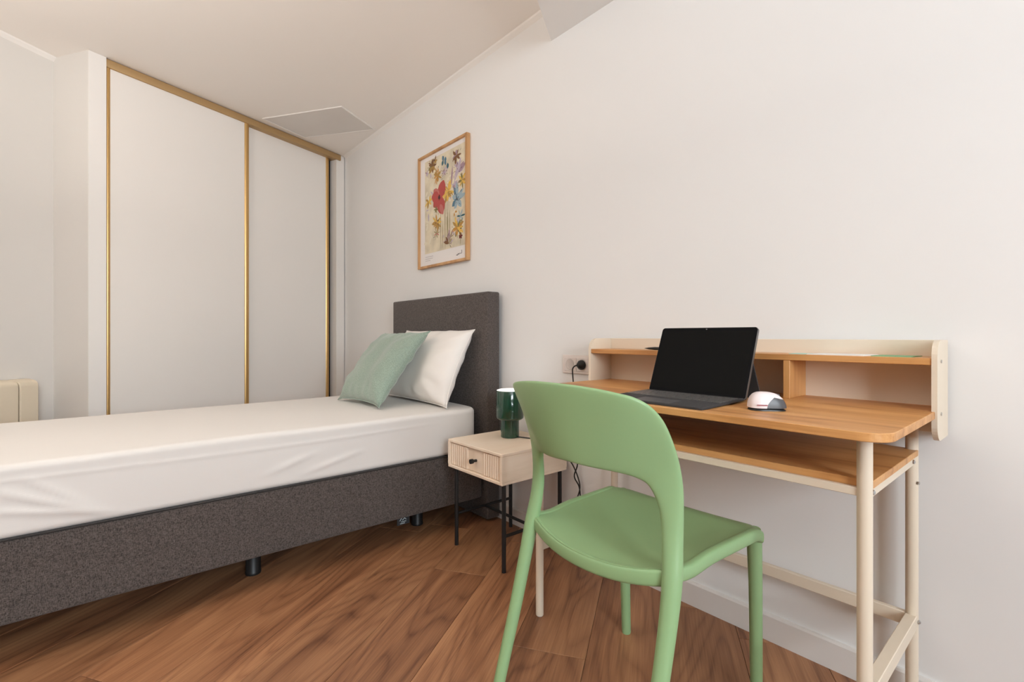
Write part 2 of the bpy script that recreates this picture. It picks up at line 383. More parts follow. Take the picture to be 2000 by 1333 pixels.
# window wall (right of the frame) and rear wall, each with a window opening
def wall_with_hole(name, axis, at, t, a0, a1, h0, h1, z0, z1, label):
    b = bmesh.new()
    for (p0, p1, q0, q1) in ((a0, h0, 0, CH), (h1, a1, 0, CH), (h0, h1, 0, z0), (h0, h1, z1, CH)):
        if axis == 'Y': box(at, at + t, p0, p1, q0, q1, bm=b)
        else: box(p0, p1, at - t, at, q0, q1, bm=b)
    return struct(name, b, 'taupe', label, 'wall')
wall_with_hole('wall_window', 'Y', XE, 0.14, YB - .14, WY, -0.80, 0.40, 0.80, 2.20, 'taupe wall with the window right of the desk')
struct('wall_rear', box(LEND.x - .2, XE + .14, YB - .14, YB, 0, CH), 'taupe', 'taupe rear wall behind the viewer', 'wall')
def window(name, axis, at, h0, h1, z0, z1, label, sgn):
    w = thing(name, label, 'window', ((at, (h0 + h1) / 2, z0) if axis == 'Y' else ((h0 + h1) / 2, at, z0)), kind='structure')
    f = 0.05
    segs = [(h0, h1, z0, z0 + f), (h0, h1, z1 - f, z1), (h0, h0 + f, z0 + f, z1 - f), (h1 - f, h1, z0 + f, z1 - f), ((h0 + h1) / 2 - f / 2, (h0 + h1) / 2 + f / 2, z0 + f, z1 - f)]
    for p0, p1, q0, q1 in segs:
        bm = box(at, at + .05 * sgn, p0, p1, q0, q1) if axis == 'Y' else box(p0, p1, at, at + .05 * sgn, q0, q1)
        obj('window_frame', bm, 'trim', w)
    mid = (h0 + h1) / 2
    for p0, p1 in ((h0 + f, mid - f / 2), (mid + f / 2, h1 - f)):
        c = at + .025 * sgn
        bm = box(c - .002, c + .002, p0, p1, z0 + f, z1 - f) if axis == 'Y' else box(p0, p1, c - .002, c + .002, z0 + f, z1 - f)
        obj('window_pane', bm, 'pane', w)
    return w
window('window_1', 'Y', XE - .0, -0.80, 0.40, 0.80, 2.20, 'white framed double window right of the desk', 1)
# baseboards, cornice, beam, hatch
BB = 0.078
def bb_prof(y0, s): return [(y0, 0), (y0 + s * .012, 0), (y0 + s * .012, BB - .006), (y0 + s * .009, BB), (y0, BB)]
struct('baseboard_right', extrude_profile(bb_prof(WY, -1), 'X', -3.86, XE), 'base', 'pale painted baseboard along the desk wall', 'baseboard')
def strip(name, a, b_, n, pr, mat, label, cat):
    """extrude profile (distance from wall, z) along a->b ; n = inward normal"""
    b = bmesh.new(); a = Vector(a); b_ = Vector(b_); n = Vector(n)
    A = [b.verts.new((*(a + n * d), z)) for d, z in pr]; Bv = [b.verts.new((*(b_ + n * d), z)) for d, z in pr]; m = len(pr)
    b.faces.new(A); b.faces.new(Bv[::-1])
    for i in range(m): b.faces.new((A[i], Bv[i], Bv[(i + 1) % m], A[(i + 1) % m]))
    return struct(name, b, mat, label, cat)
strip('baseboard_left', INN, tuple(LEND), (0.804, 0.595), [(0, 0), (.012, 0), (.012, BB), (0, BB)], 'base', 'pale painted baseboard under the radiator', 'baseboard')
cove = [(0, CH), (0.020, CH), (0.016, CH - .007), (0.008, CH - .014), (0, CH - .022)]
strip('trim_1', (-3.85, WY), (-1.505, WY), (0, -1), cove, 'trim', 'thin white cornice between ceiling and desk wall', 'cornice')
strip('trim_2', INN, tuple(LEND), (0.804, 0.595), cove, 'trim', 'thin white cornice above the radiator wall', 'cornice')
# dropped ceiling beam : left edge runs at 123 degrees
bd = Vector((0.5522, -0.8337)); bn = Vector((0.8337, 0.5522)); b0 = Vector((-1.508, WY))
bp_ = [tuple(b0), tuple(b0 + bd * 4.2), tuple(b0 + bd * 4.2 + bn * 0.42), tuple(b0 + bn * 0.42 + bd * (bn.y * .42 / -bd.y))]
bp_ = [tuple(b0), tuple(b0 + bd * 4.35), tuple(b0 + bd * 4.35 + Vector((0.50, 0))), tuple(b0 + Vector((0.50, 0)))]
struct('ceiling_beam', prism(bp_, 2.197, CH), 'wall', 'boxed white beam dropped below the ceiling', 'beam')
hx = [(-3.536, 0.820), (-3.022, 1.158), (-3.208, 1.465), (-3.675, 1.132)]
ht = thing('ceiling_hatch', 'grey flush access panel in the ceiling near the wardrobe', 'access panel', (-3.36, 1.144, CH - .006), kind='structure')
cxh = sum(p[0] for p in hx) / 4; cyh = sum(p[1] for p in hx) / 4
sh = lambda k: [(cxh + (x - cxh) * k, cyh + (y - cyh) * k) for x, y in hx]
obj('hatch_panel', prism(sh(0.975), CH - .004, CH), 'hatch', ht)
b = bmesh.new(); o_, i_ = sh(1.0), sh(0.975)
for i in range(4): prism([o_[i], o_[(i + 1) % 4], i_[(i + 1) % 4], i_[i]], CH - .006, CH, bm=b)
obj('hatch_frame', b, 'trim', ht)

# ================================================================== wardrobe
def wp(s, d): p = WL + WDIR * s + WN * d; return (p.x, p.y)
def wbox(s0, s1, d0, d1, z0, z1, r=0.0, seg=2): return prism([wp(s0, d0), wp(s0, d1), wp(s1, d1), wp(s1, d0)], z0, z1, r, seg)
wr = thing('sliding_wardrobe', 'built-in wardrobe with two white sliding doors and gold edge profiles', 'wardrobe', (*wp(0.77, 0), 0))
obj('carcass', wbox(0.0, 1.59, -0.58, -0.10, 0.02, CH - .01), 'dark', wr)
obj('top_track', wbox(0.0, 1.552, -0.085, 0.0, CH - 0.047, CH - .004, 0.004), 'goldrail', wr, smooth=True)
obj('bottom_track', wbox(0.0, 1.552, -0.085, 0.0, 0.0, 0.012, 0.003), 'goldrail', wr)
obj('side_filler', wbox(1.515, 1.594, -0.085, -0.012, 0.0, CH - .002), 'door', wr)
def door(s0, sl, s1, sr, d):
    """s0..sl left profile, sl..s1 panel, s1..sr right profile, front at depth d"""
    p = obj('door', wbox(sl - .003, s1 + .003, d - 0.018, d - 0.006, 0.014, CH - .047), 'door', wr)
    tag(p, 'white sliding door panel')
    for a, c in ((s0, sl), (s1, sr)):
        if c - a > .004:
            pr = []; w = c - a
            for k in range(9):
                t = k / 8; pr.append((a + w * t, d - 0.012 + 0.012 * math.sin(PI * t) ** 0.7))
            poly = [wp(a, d - .024)] + [wp(s, dd) for s, dd in pr] + [wp(c, d - .024)]
            obj('edge_profile', prism(poly, 0.013, CH - .046), 'gold', p, smooth=True)
    return p
door(0.0, 0.026, 0.752, 0.790, -0.006)
door(0.775, 0.79, 1.440, 1.478, -0.044)

# ================================================================== radiator on the left wall
rn = Vector((0.804, 0.595)); rt = -LDIR      # outward normal, direction towards inner corner (right in view)
rE = Vector((-3.341, -0.366)) + Vector((-LDIR.x, -LDIR.y)) * 0.102
rd = thing('wall_radiator', 'cream sectioned radiator on the wall left of the wardrobe', 'radiator', (rE.x, rE.y, 0.10))
def rp(s, d): p = rE + LDIR * s + rn * d; return Vector((p.x, p.y, 0))
obj('back_body', prism([tuple(rp(0.006, 0.012)[:2]), tuple(rp(0.006, 0.055)[:2]), tuple(rp(0.634, 0.055)[:2]), tuple(rp(0.634, 0.012)[:2])], 0.11, 0.665), 'radback', rd)
prof = [(0.005, 0.10), (0.085, 0.10), (0.090, 0.12), (0.090, 0.655), (0.087, 0.668), (0.078, 0.677), (0.062, 0.683), (0.030, 0.687), (0.005, 0.687)]
for k in range(8):
    s0 = k * 0.080 + 0.002; s1 = s0 + 0.076
    b = bmesh.new()
    prev = None
    for s, ins in ((s0, .004), (s0 + .004, 0), (s1 - .004, 0), (s1, .004)):
        ring = []
        for d, z in prof:
            d2 = d - ins if d > .01 else d; z2 = z - ins if z > .3 else z + ins
            v = rp(s, d2); ring.append(b.verts.new((v.x, v.y, z2)))
        if prev:
            for i in range(len(ring)): b.faces.new((prev[i], prev[(i + 1) % len(ring)], ring[(i + 1) % len(ring)], ring[i]))
        else: b.faces.new(ring)
        prev = ring
    b.faces.new(prev[::-1])
    obj('radiator_section', b, 'rad', rd, smooth=True, auto=0.6)

# ================================================================== bed
BX0, BX1, BY0, BY1 = -2.785, -1.86, -0.50, 1.405
bed = thing('single_bed', 'single bed with grey fabric base and tall grey headboard', 'bed', (-2.32, 0.5, 0))
def rounded_block(x0, x1, y0, y1, z0, z1, rc, re, nseg=6, nz=6, disp=None, sub=26):
    """box with vertical corner radius rc and soft top/bottom edge radius re, gridded for displacement"""
    b = bmesh.new(); rows = []
    prof = []
    for k in range(nseg + 1):
        a = 0.5 * PI * k / nseg; prof.append((re - re * math.sin(a), z0 + re - re * math.cos(a)))
    for k in range(1, nz): prof.append((0, z0 + re + (z1 - z0 - 2 * re) * k / nz))
    for k in range(nseg + 1):
        a = 0.5 * PI * k / nseg; prof.append((re - re * math.cos(a), z1 - re + re * math.sin(a)))
    for ins, z in prof:
        r = max(rc - ins, 0.002)
        X0, X1, Y0, Y1 = x0 + ins, x1 - ins, y0 + ins, y1 - ins
        pts = []
        cs = [((X1 - r, Y0 + r), -0.5 * PI), ((X1 - r, Y1 - r), 0), ((X0 + r, Y1 - r), 0.5 * PI), ((X0 + r, Y0 + r), PI)]
        for ci, ((cx, cy), a0) in enumerate(cs):
            for k in range(7):
                a = a0 + 0.5 * PI * k / 6; pts.append(Vector((cx + r * math.cos(a), cy + r * math.sin(a), z)))
            nx = cs[(ci + 1) % 4]; last = pts[-1]; a = nx[1]; nxt = Vector((nx[0][0] + r * math.cos(a), nx[0][1] + r * math.sin(a), z))
            m = sub * 3 if ci % 2 == 0 else sub
            for k in range(1, m): pts.append(last.lerp(nxt, k / m))
        rows.append([b.verts.new(p) for p in pts])
    n = len(rows[0])
    for a, c in zip(rows, rows[1:]):
        for i in range(n): b.faces.new((a[i], a[(i + 1) % n], c[(i + 1) % n], c[i]))
    b.faces.new(rows[0][::-1])
    # top cap: concentric shrink to keep it griddy
    top = rows[-1]; cx = (x0 + x1) / 2; cy = (y0 + y1) / 2
    prev = top
    for f in (0.93, 0.8, 0.6, 0.4, 0.2):
        ring = []
        for v in top:
            dx = (v.co.x - cx) * f; dy = (v.co.y - cy) * (1 - (1 - f) * 0.55)
            ring.append(b.verts.new((cx + dx, cy + dy, z1)))
        for i in range(n): b.faces.new((prev[i], prev[(i + 1) % n], ring[(i + 1) % n], ring[i]))
        prev = ring
    b.faces.new(prev)
    if disp:
        for v in b.verts: v.co = disp(v.co)
    return b
obj('base', rounded_block(BX0, BX1, BY0, BY1, 0.124, 0.352, 0.03, 0.008), 'greyfab', bed, smooth=True)
b = bmesh.new()
loop = [Vector((x, y, 0.352)) for x, y in rrect(BX0 - .001, BX1 + .001, BY0 - .001, BY1 + .001, 0.031)]
tube(loop + [loop[0]], 0.0022, 6, b); obj('piping', b, 'piping', bed, smooth=True)
def hb_disp(c):
    return Vector((c.x, c.y + 0.004 * noise.noise(c * 3), c.z + 0.003 * noise.noise(c * 4)))
hb = box(-2.832, -1.845, 1.415, 1.492, 0.012, 1.114, 0.009, 3)
obj('headboard', hb, 'greyfab', bed, smooth=True)
obj('headboard_piping', tube([(-1.851, 1.421, .02), (-1.851, 1.421, 1.108), (-2.826, 1.421, 1.108), (-2.826, 1.421, .02)], 0.004, 6), 'greyfab', bed, smooth=True)
for lx, ly in ((-2.03, 0.44), (-2.05, 1.15), (-2.60, 0.44), (-2.60, 1.15), (-2.05, -0.32), (-2.60, -0.32)):
    obj('leg', lathe([(0, 0), (0.0265, 0), (0.0275, 0.003), (0.0275, 0.010), (0.026, 0.012), (0.026, 0.135), (0, 0.135)], (lx, ly, 0), 20), 'blackmetal', bed, smooth=True)
tg = obj('label_tag', box(-1.874, -1.871, 0.955, 1.012, 0.094, 0.136), 'tagdark', bed)
b = bmesh.new()
for (y0, z0, y1, z1) in ((.966, .112, .981, .129), (.981, .129, .996, .114), (.972, .107, .996, .107), (.968, .100, .990, .100), (.978, .113, .988, .120)):
    tube([(-1.8705, y0, z0), (-1.8705, y1, z1)], 0.0016, 5, b)
obj('tag_emblem', b, 'taglight', tg)
# mattress with fitted sheet
def mat_disp(c):
    n = noise.noise(Vector((c.x * 2.0, c.y * 1.6, c.z * 3)))
    top = max(0.0, min(1.0, (c.z - 0.50) / 0.05))
    out = Vector(c)
    side = 1.0 if c.x > BX1 - 0.02 else 0.0
    out.z += top * 0.006 * n - 0.004 * top * abs((c.x + 2.32) / 0.46) ** 3
    if side:
        zz = (c.z - 0.352) / 0.20
        # soft horizontal tension ridge below the top edge plus diagonal tucks
        out.x += 0.0016 * math.exp(-((c.z - 0.507 + 0.006 * math.sin(c.y * 3)) / 0.006) ** 2) * (1 if c.y < 0.9 else max(0, (1.2 - c.y) / .3))
        out.x += 0.004 * noise.noise(Vector((0, c.y * 2.2, c.z * 6)))
        for (y0, z0, dy, dz, w, amp, ln) in ((0.02, 0.375, -0.90, 0.42, 0.012, 0.007, 0.30), (0.05, 0.372, -0.97, 0.22, 0.010, 0.006, 0.34), (0.42, 0.40, 0.95, 0.30, 0.012, 0.004, 0.22), (0.55, 0.385, 0.9, 0.2, 0.01, 0.004, 0.25), (0.00, 0.39, -0.8, 0.6, 0.012, 0.005, 0.22)):
            u = (c.y - y0) * dy + (c.z - z0) * dz; v = -(c.y - y0) * dz + (c.z - z0) * dy
            if 0 < u < ln: out.x += amp * math.sin(PI * u / ln) * math.exp(-(v / w) ** 2)
    return out
mt = obj('mattress', rounded_block(BX0 + .005, BX1 - .003, BY0 + .02, BY1 - .02, 0.353, 0.558, 0.075, 0.019, 7, 30, mat_disp, 46), 'sheet', None, smooth=True)
tag(mt, 'thick mattress in a tight off white fitted sheet on the grey bed', 'mattress')
# hem of the fitted sheet at the head corner
def soft_cushion(w, h, t, pinch, tip, seed, n=44, wr=0.004):
    b = bmesh.new(); grid = {}
    for sgn in (1, -1):
        for i in range(n + 1):
            for j in range(n + 1):
                u = -1 + 2 * i / n; v = -1 + 2 * j / n
                edge = (i in (0, n)) or (j in (0, n))
                if sgn == -1 and edge: grid[(sgn, i, j)] = grid[(1, i, j)]; continue
                px = u * (1 - pinch * (1 - v * v) * abs(u) ** 3 ) + math.copysign(tip * (abs(u) * abs(v)) ** 9, u)
                py = v * (1 - pinch * (1 - u * u) * abs(v) ** 3 ) + math.copysign(tip * (abs(u) * abs(v)) ** 9, v)
                th = max(0.0, (1 - abs(u) ** 3.4)) ** 0.50 * max(0.0, (1 - abs(v) ** 3.4)) ** 0.50
                z = sgn * t * 0.5 * th
                nn = noise.noise(Vector((u * 2.3, v * 2.3, seed + sgn))) * 0.012 * th
                # radial puckers towards the corners
                a = math.atan2(v, u); rr = math.hypot(u, v)
                nn += wr * math.sin(a * 17 + seed) * max(0, rr - 0.62) * th * 1.5 * (0.4 + abs(noise.noise(Vector((u * 3, v * 3, seed)))) * 2)
                grid[(sgn, i, j)] = b.verts.new((px * w / 2, py * h / 2, z + nn * sgn))
    for sgn in (1, -1):
        for i in range(n):
            for j in range(n):
                f = (grid[(sgn, i, j)], grid[(sgn, i + 1, j)], grid[(sgn, i + 1, j + 1)], grid[(sgn, i, j + 1)])
                b.faces.new(f if sgn == 1 else f[::-1])
    return b, grid
def oriented(center, xaxis, yaxis):
    x = Vector(xaxis).normalized(); y = Vector(yaxis); y = (y - x * y.dot(x)).normalized(); z = x.cross(y)
    m = Matrix((x, y, z)).transposed().to_4x4(); m.translation = Vector(center); return m
def place_cushion(name, label, cat, mat, c, xa, ya, w, h, t, pinch, tip, seed, bend=0.0, wr=0.004, seam=None):
    b, grid = soft_cushion(w, h, t, pinch, tip, seed, wr=wr)
    edge = []
    n = 44
    for i in range(n): edge.append(grid[(1, i, 0)].co.copy())
    for j in range(n): edge.append(grid[(1, n, j)].co.copy())
    for i in range(n, 0, -1): edge.append(grid[(1, i, n)].co.copy())
    for j in range(n, 0, -1): edge.append(grid[(1, 0, j)].co.copy())
    edge.append(edge[0].copy())
    def bendf(p): return Vector((p.x, p.y, p.z + bend * (p.y / (h / 2)) ** 2))
    for v in b.verts: v.co = bendf(v.co)
    m = oriented(c, xa, ya)
    bmesh.ops.transform(b, matrix=m, verts=b.verts)
    e = bpy.data.objects.new(name, None); COL.objects.link(e); e.location = c; e.empty_display_size = .1
    tag(e, label, cat)
    obj('cover', b, mat, e, smooth=True, auto=None)
    obj('edge_seam', tube([m @ bendf(p) for p in edge], 0.0028, 6), mat, e, smooth=True)
    return e
place_cushion('bed_pillow', 'white bed pillow propped against the grey headboard', 'pillow', 'pillow', (-2.245, 1.290, 0.752), (1, 0.0, 0.0), (0, 0.16, 0.36), 0.66, 0.385, 0.15, 0.02, 0.035, 3.0, bend=-0.012, wr=0.010)
place_cushion('throw_cushion', 'sage green square cushion leaning on the white pillow', 'cushion', 'sage', (-2.305, 1.083, 0.752), (1, 0.02, 0.02), (0.06, 0.26, 0.33), 0.450, 0.425, 0.12, 0.045, 0.05, 8.0, bend=-0.014, wr=0.010)

# ================================================================== nightstand
NX0, NX1, NY0, NY1, NZ0, NZ1 = -1.765, -1.398, 1.140, 1.492, 0.336, 0.456
ns = thing('nightstand', 'pale wood nightstand with fluted drawer and thin black legs', 'nightstand', ((NX0 + NX1) / 2, (NY0 + NY1) / 2, 0))
T = 0.012
b = bmesh.new()
box(NX0, NX1, NY0, NY1, NZ1 - T, NZ1, 0.002, 1, b); box(NX0, NX1, NY0, NY1, NZ0, NZ0 + T, 0.002, 1, b)
box(NX0, NX0 + T, NY0, NY1, NZ0 + T, NZ1 - T, 0, 1, b); box(NX1 - T, NX1, NY0, NY1, NZ0 + T, NZ1 - T, 0, 1, b)
box(NX0 + T, NX1 - T, NY1 - T, NY1, NZ0 + T, NZ1 - T, 0, 1, b)
obj('body', b, 'palewood', ns)
dy = NY0 + 0.014
dr = obj('drawer', box(NX0 + T + .002, NX1 - T - .002, dy, dy + .25, NZ0 + T + .002, NZ1 - T - .004), 'palewoodz', ns)
def flutes(x0, x1, name):
    b = bmesh.new(); n = round((x1 - x0) / 0.0145); w = (x1 - x0) / n
    for i in range(n):
        fw_ = w * 0.86; pr = [(x0 + i * w + fw_ * (0.5 - 0.5 * math.cos(PI * k / 6)), dy - 0.0090 * math.sin(PI * k / 6)) for k in range(7)]
        pts = [(p[0], p[1]) for p in pr] + [(x0 + i * w + fw_, dy + .001), (x0 + i * w, dy + .001)]
        prism(pts[::-1], NZ0 + T + .003, NZ1 - T - .005, bm=b)
    o = obj('fluted_panel', b, 'palewoodz', dr, smooth=True); return o
flutes(NX0 + T + .003, -1.628, 'l'); flutes(-1.522, NX1 - T - .003, 'r')
b = tube([(-1.578, dy, .396), (-1.578, dy - .020, .396)], [0.0055, 0.0055], 14); tube([(-1.578, dy - .018, .396), (-1.578, dy - .030, .396)], 0.0095, 16, b)
obj('knob', b, 'blackmetal', dr, smooth=True)
LX = (-1.738, -1.418); LY = (1.166, 1.470)
for lx in LX:
    for ly in LY: obj('leg', tube([(lx, ly, 0), (lx, ly, NZ0)], 0.0085, 14), 'blackmetal', ns, smooth=True)
for lx in LX: obj('stretcher', tube([(lx, LY[0], .135), (lx, LY[1], .135)], 0.0065, 10), 'blackmetal', ns, smooth=True)
obj('stretcher', tube([(LX[0], 1.318, .135), (LX[1], 1.318, .135)], 0.0065, 10), 'blackmetal', ns, smooth=True)
# lamp
lc = (-1.618, 1.365, NZ1)
lp = thing('table_lamp', 'small glossy dark green lamp on the nightstand', 'lamp', lc)
obj('lamp_base', lathe([(0, 0), (.037, 0), (.040, .003), (.040, .083), (0, .083)], lc, 48), 'lampgreen', lp, smooth=True)
obj('lamp_shade', lathe([(.030, .080), (.054, .080), (.0595, .085), (.0605, .09), (.0605, .2035), (.0595, .205), (.0575, .2035), (.0575, .10)], lc, 56), 'lampgreen', lp, smooth=True)
obj('diffuser', lathe([(.0575, .12), (.0575, .206), (.050, .2085), (.03, .2095), (0, .210)], lc, 48), 'diffuser', lp, smooth=True)
cp = smooth_path([(lc[0] + .036, lc[1] + .015, NZ1 + .004), (-1.54, 1.40, NZ1 + .003), (-1.45, 1.425, NZ1 + .003), (-1.392, 1.43, NZ1 + .002), (-1.380, 1.44, NZ1 - .03), (-1.350, 1.475, .37), (-1.322, 1.488, .29), (-1.338, 1.488, .22), (-1.352, 1.485, .10), (-1.37, 1.478, .012), (-1.44, 1.45, .006), (-1.55, 1.47, .006)], 8)
obj('lamp_cord', tube(cp, 0.0026, 6), 'rubber', lp, smooth=True)

# ================================================================== picture
FX0, FX1, FZ0, FZ1, FY = -2.640, -2.118, 1.305, 1.987, 1.484
pc = thing('framed_picture', 'floral print in a slim pine frame above the headboard', 'picture', ((FX0 + FX1) / 2, WY, FZ0))
fw = 0.014
for nm, (x0, x1, z0, z1) in (('a', (FX0, FX1, FZ1 - fw, FZ1)), ('b', (FX0, FX1, FZ0, FZ0 + fw)), ('c', (FX0, FX0 + fw, FZ0 + fw, FZ1 - fw)), ('d', (FX1 - fw, FX1, FZ0 + fw, FZ1 - fw))):
    obj('frame_bar', box(x0, x1, FY, WY - .001, z0, z1, 0.0012, 1), 'frame', pc)
pm = obj('print', box(FX0 + fw, FX1 - fw, 1.497, 1.503, FZ0 + fw, FZ1 - fw), 'mat', pc)
art = obj('art_ground', box(-2.572, -2.150, 1.4962, 1.4972, 1.392, 1.948), 'art', pm)
pal = {'red': (.46, .085, .075), 'rose': (.52, .17, .15), 'yel': (.72, .46, .10), 'ora': (.55, .27, .06), 'brn': (.20, .10, .045), 'ochre': (.42, .25, .07), 'blue': (.10, .20, .27), 'pale': (.33, .43, .48), 'mauve': (.38, .26, .30), 'lil': (.50, .42, .50), 'oli': (.22, .19, .07), 'stem': (.36, .29, .16), 'ink': (.05, .045, .05), 'cream': (.74, .68, .54), 'dkr': (.13, .02, .02), 'teal': (.05, .13, .16)}
pk = list(pal); pmats = [plain('print_ink_' + k, pal[k], 0.85) for k in pk]
ab = bmesh.new(); layer = [0]
def petal(x, z, l, w, a, col):
    """almond petal starting at x,z pointing along a"""
    layer[0] += 1; y = 1.4960 - 0.0000012 * layer[0]
    n = 7; L = []; R = []
    for k in range(n):
        t = k / (n - 1); hw = w * 0.5 * (math.sin(PI * min(1, t * 0.96 + 0.02)) ** 0.75) * (0.9 + 0.2 * random.random())
        c = (x + math.cos(a) * l * t, z + math.sin(a) * l * t)
        L.append(ab.verts.new((c[0] - math.sin(a) * hw, y, c[1] + math.cos(a) * hw))); R.append(ab.verts.new((c[0] + math.sin(a) * hw, y, c[1] - math.cos(a) * hw)))
    for k in range(n - 1):
        f = ab.faces.new((L[k], L[k + 1], R[k + 1], R[k])); f.material_index = pk.index(col)
def bloom(x, z, r, n, cols, asp=0.45, a0=0, spread=2 * PI):
    for i in range(n):
        a = a0 + spread * i / n + random.uniform(-.25, .25)
        petal(x, z, r * random.uniform(.7, 1.1), r * asp * random.uniform(.7, 1.2), a, random.choice(cols))
for i in range(60): petal(random.uniform(-2.56, -2.20), random.uniform(1.45, 1.88), random.uniform(.02, .05), random.uniform(.008, .02), random.uniform(0, 2 * PI), random.choice(['cream', 'cream', 'cream', 'lil']))
for x, z0, z1 in ((-2.392, 1.396, 1.62), (-2.348, 1.396, 1.63), (-2.344, 1.396, 1.70), (-2.327, 1.40, 1.62), (-2.300, 1.40, 1.61), (-2.315, 1.40, 1.60), (-2.372, 1.40, 1.56), (-2.193, 1.396, 1.45)):
    petal(x, z0, z1 - z0, .007, PI / 2 + random.uniform(-.02, .02), random.choice(['stem', 'oli', 'stem']))
bloom(-2.488, 1.900, .050, 8, ['brn', 'ochre', 'brn', 'oli']); bloom(-2.455, 1.93, .03, 5, ['ochre', 'brn'])
bloom(-2.431, 1.835, .052, 11, ['ora', 'ochre', 'brn'], .3); bloom(-2.233, 1.895, .045, 8, ['brn', 'mauve', 'ochre', 'brn'], .4)
for x, z in ((-2.359, 1.919), (-2.375, 1.894), (-2.337, 1.889), (-2.316, 1.863), (-2.345, 1.905)): petal(x - .004, z - .016, .032, .022, PI / 2 + random.uniform(-.4, .4), random.choice(['blue', 'teal', 'blue']))
bloom(-2.213, 1.800, .075, 6, ['lil', 'mauve', 'mauve'], .35, 0.2, 2.2); petal(-2.284, 1.74, .11, .016, 1.45, 'mauve'); petal(-2.25, 1.76, .10, .03, 1.1, 'lil')
bloom(-2.359, 1.834, .026, 6, ['lil', 'mauve'], .35); bloom(-2.178, 1.745, .045, 8, ['ochre', 'yel', 'oli'], .35); bloom(-2.248, 1.737, .035, 7, ['mauve', 'lil'], .4)
bloom(-2.318, 1.715, .065, 12, ['yel', 'yel', 'ochre'], .35); bloom(-2.530, 1.706, .045, 7, ['yel', 'cream', 'ochre'], .4)
petal(-2.405, 1.695, .105, .085, 1.15, 'red'); petal(-2.41, 1.70, .085, .06, 2.35, 'rose'); petal(-2.41, 1.705, .085, .07, 2.95, 'red'); petal(-2.41, 1.70, .075, .06, 3.7, 'red'); petal(-2.41, 1.71, .115, .085, -1.25, 'red'); petal(-2.40, 1.66, .07, .04, -1.1, 'rose')
bloom(-2.410, 1.702, .018, 7, ['dkr', 'ink'], .6)
bloom(-2.223, 1.655, .075, 7, ['pale', 'pale', 'blue'], .38); bloom(-2.225, 1.66, .022, 5, ['ink', 'blue'], .5); petal(-2.22, 1.66, .09, .03, 1.7, 'pale')
bloom(-2.445, 1.640, .025, 6, ['oli', 'brn'], .4); bloom(-2.436, 1.561, .058, 13, ['ochre', 'ora', 'yel', 'cream'], .3); bloom(-2.425, 1.57, .012, 5, ['oli', 'brn'], .5)
bloom(-2.438, 1.50, .04, 9, ['ochre', 'rose', 'stem'], .18); bloom(-2.223, 1.497, .06, 12, ['ochre', 'oli', 'ora', 'yel'], .32); bloom(-2.19, 1.52, .03, 6, ['oli', 'ochre'], .4)
bloom(-2.193, 1.554, .045, 6, ['blue', 'teal', 'pale'], .22); bloom(-2.193, 1.448, .024, 6, ['rose', 'brn', 'dkr'], .5); bloom(-2.248, 1.587, .028, 6, ['ora', 'cream'], .4)
bloom(-2.311, 1.42, .05, 11, ['mauve', 'brn', 'stem', 'lil'], .3, 0.1, PI); bloom(-2.30, 1.45, .05, 7, ['mauve', 'stem'], .22, 0.6, 1.8)
bloom(-2.547, 1.875, .022, 5, ['mauve', 'lil'], .4)
for i in range(170):
    cx_, cz_, cc = random.choice([(-2.488, 1.90, 'brn'), (-2.431, 1.835, 'ora'), (-2.233, 1.895, 'brn'), (-2.213, 1.81, 'mauve'), (-2.318, 1.715, 'yel'), (-2.223, 1.655, 'blue'), (-2.436, 1.561, 'ochre'), (-2.223, 1.497, 'oli'), (-2.178, 1.745, 'ochre'), (-2.438, 1.50, 'stem'), (-2.311, 1.45, 'mauve'), (-2.359, 1.834, 'lil'), (-2.248, 1.737, 'mauve')])
    a_ = random.uniform(0, 2 * PI); r_ = random.uniform(.005, .045)
    petal(max(-2.565, min(-2.175, cx_ + r_ * math.cos(a_))), max(1.41, min(1.925, cz_ + r_ * math.sin(a_))), random.uniform(.008, .022), random.uniform(.002, .005), a_ + random.uniform(-.5, .5), random.choice([cc, cc, 'ink', 'cream', 'brn']))
obj('painted_flowers', ab, pmats, art)['kind'] = 'stuff'
b = bmesh.new()
sg = smooth_path([(-2.232, 1.4962, 1.343), (-2.226, 1.4962, 1.347), (-2.222, 1.4962, 1.343), (-2.214, 1.4962, 1.352), (-2.208, 1.4962, 1.347), (-2.200, 1.4962, 1.352), (-2.192, 1.4962, 1.350), (-2.181, 1.4962, 1.352), (-2.181, 1.4962, 1.368)], 6)
tube(sg, 0.0011, 5, b); obj('signature', b, [pmats[pk.index('ink')]], pm)
b = bmesh.new()
for i, (x1, z) in enumerate(((-2.478, 1.371), (-2.484, 1.359), (-2.510, 1.348))):
    x = -2.566
    while x < x1:
        w = random.uniform(.006, .014); box(x, min(x + w, x1), 1.4962, 1.4972, z, z + .0028, bm=b); x += w + .003
obj('caption_lines', b, [plain('caption_ink', (.42, .38, .38), .8)], pm)

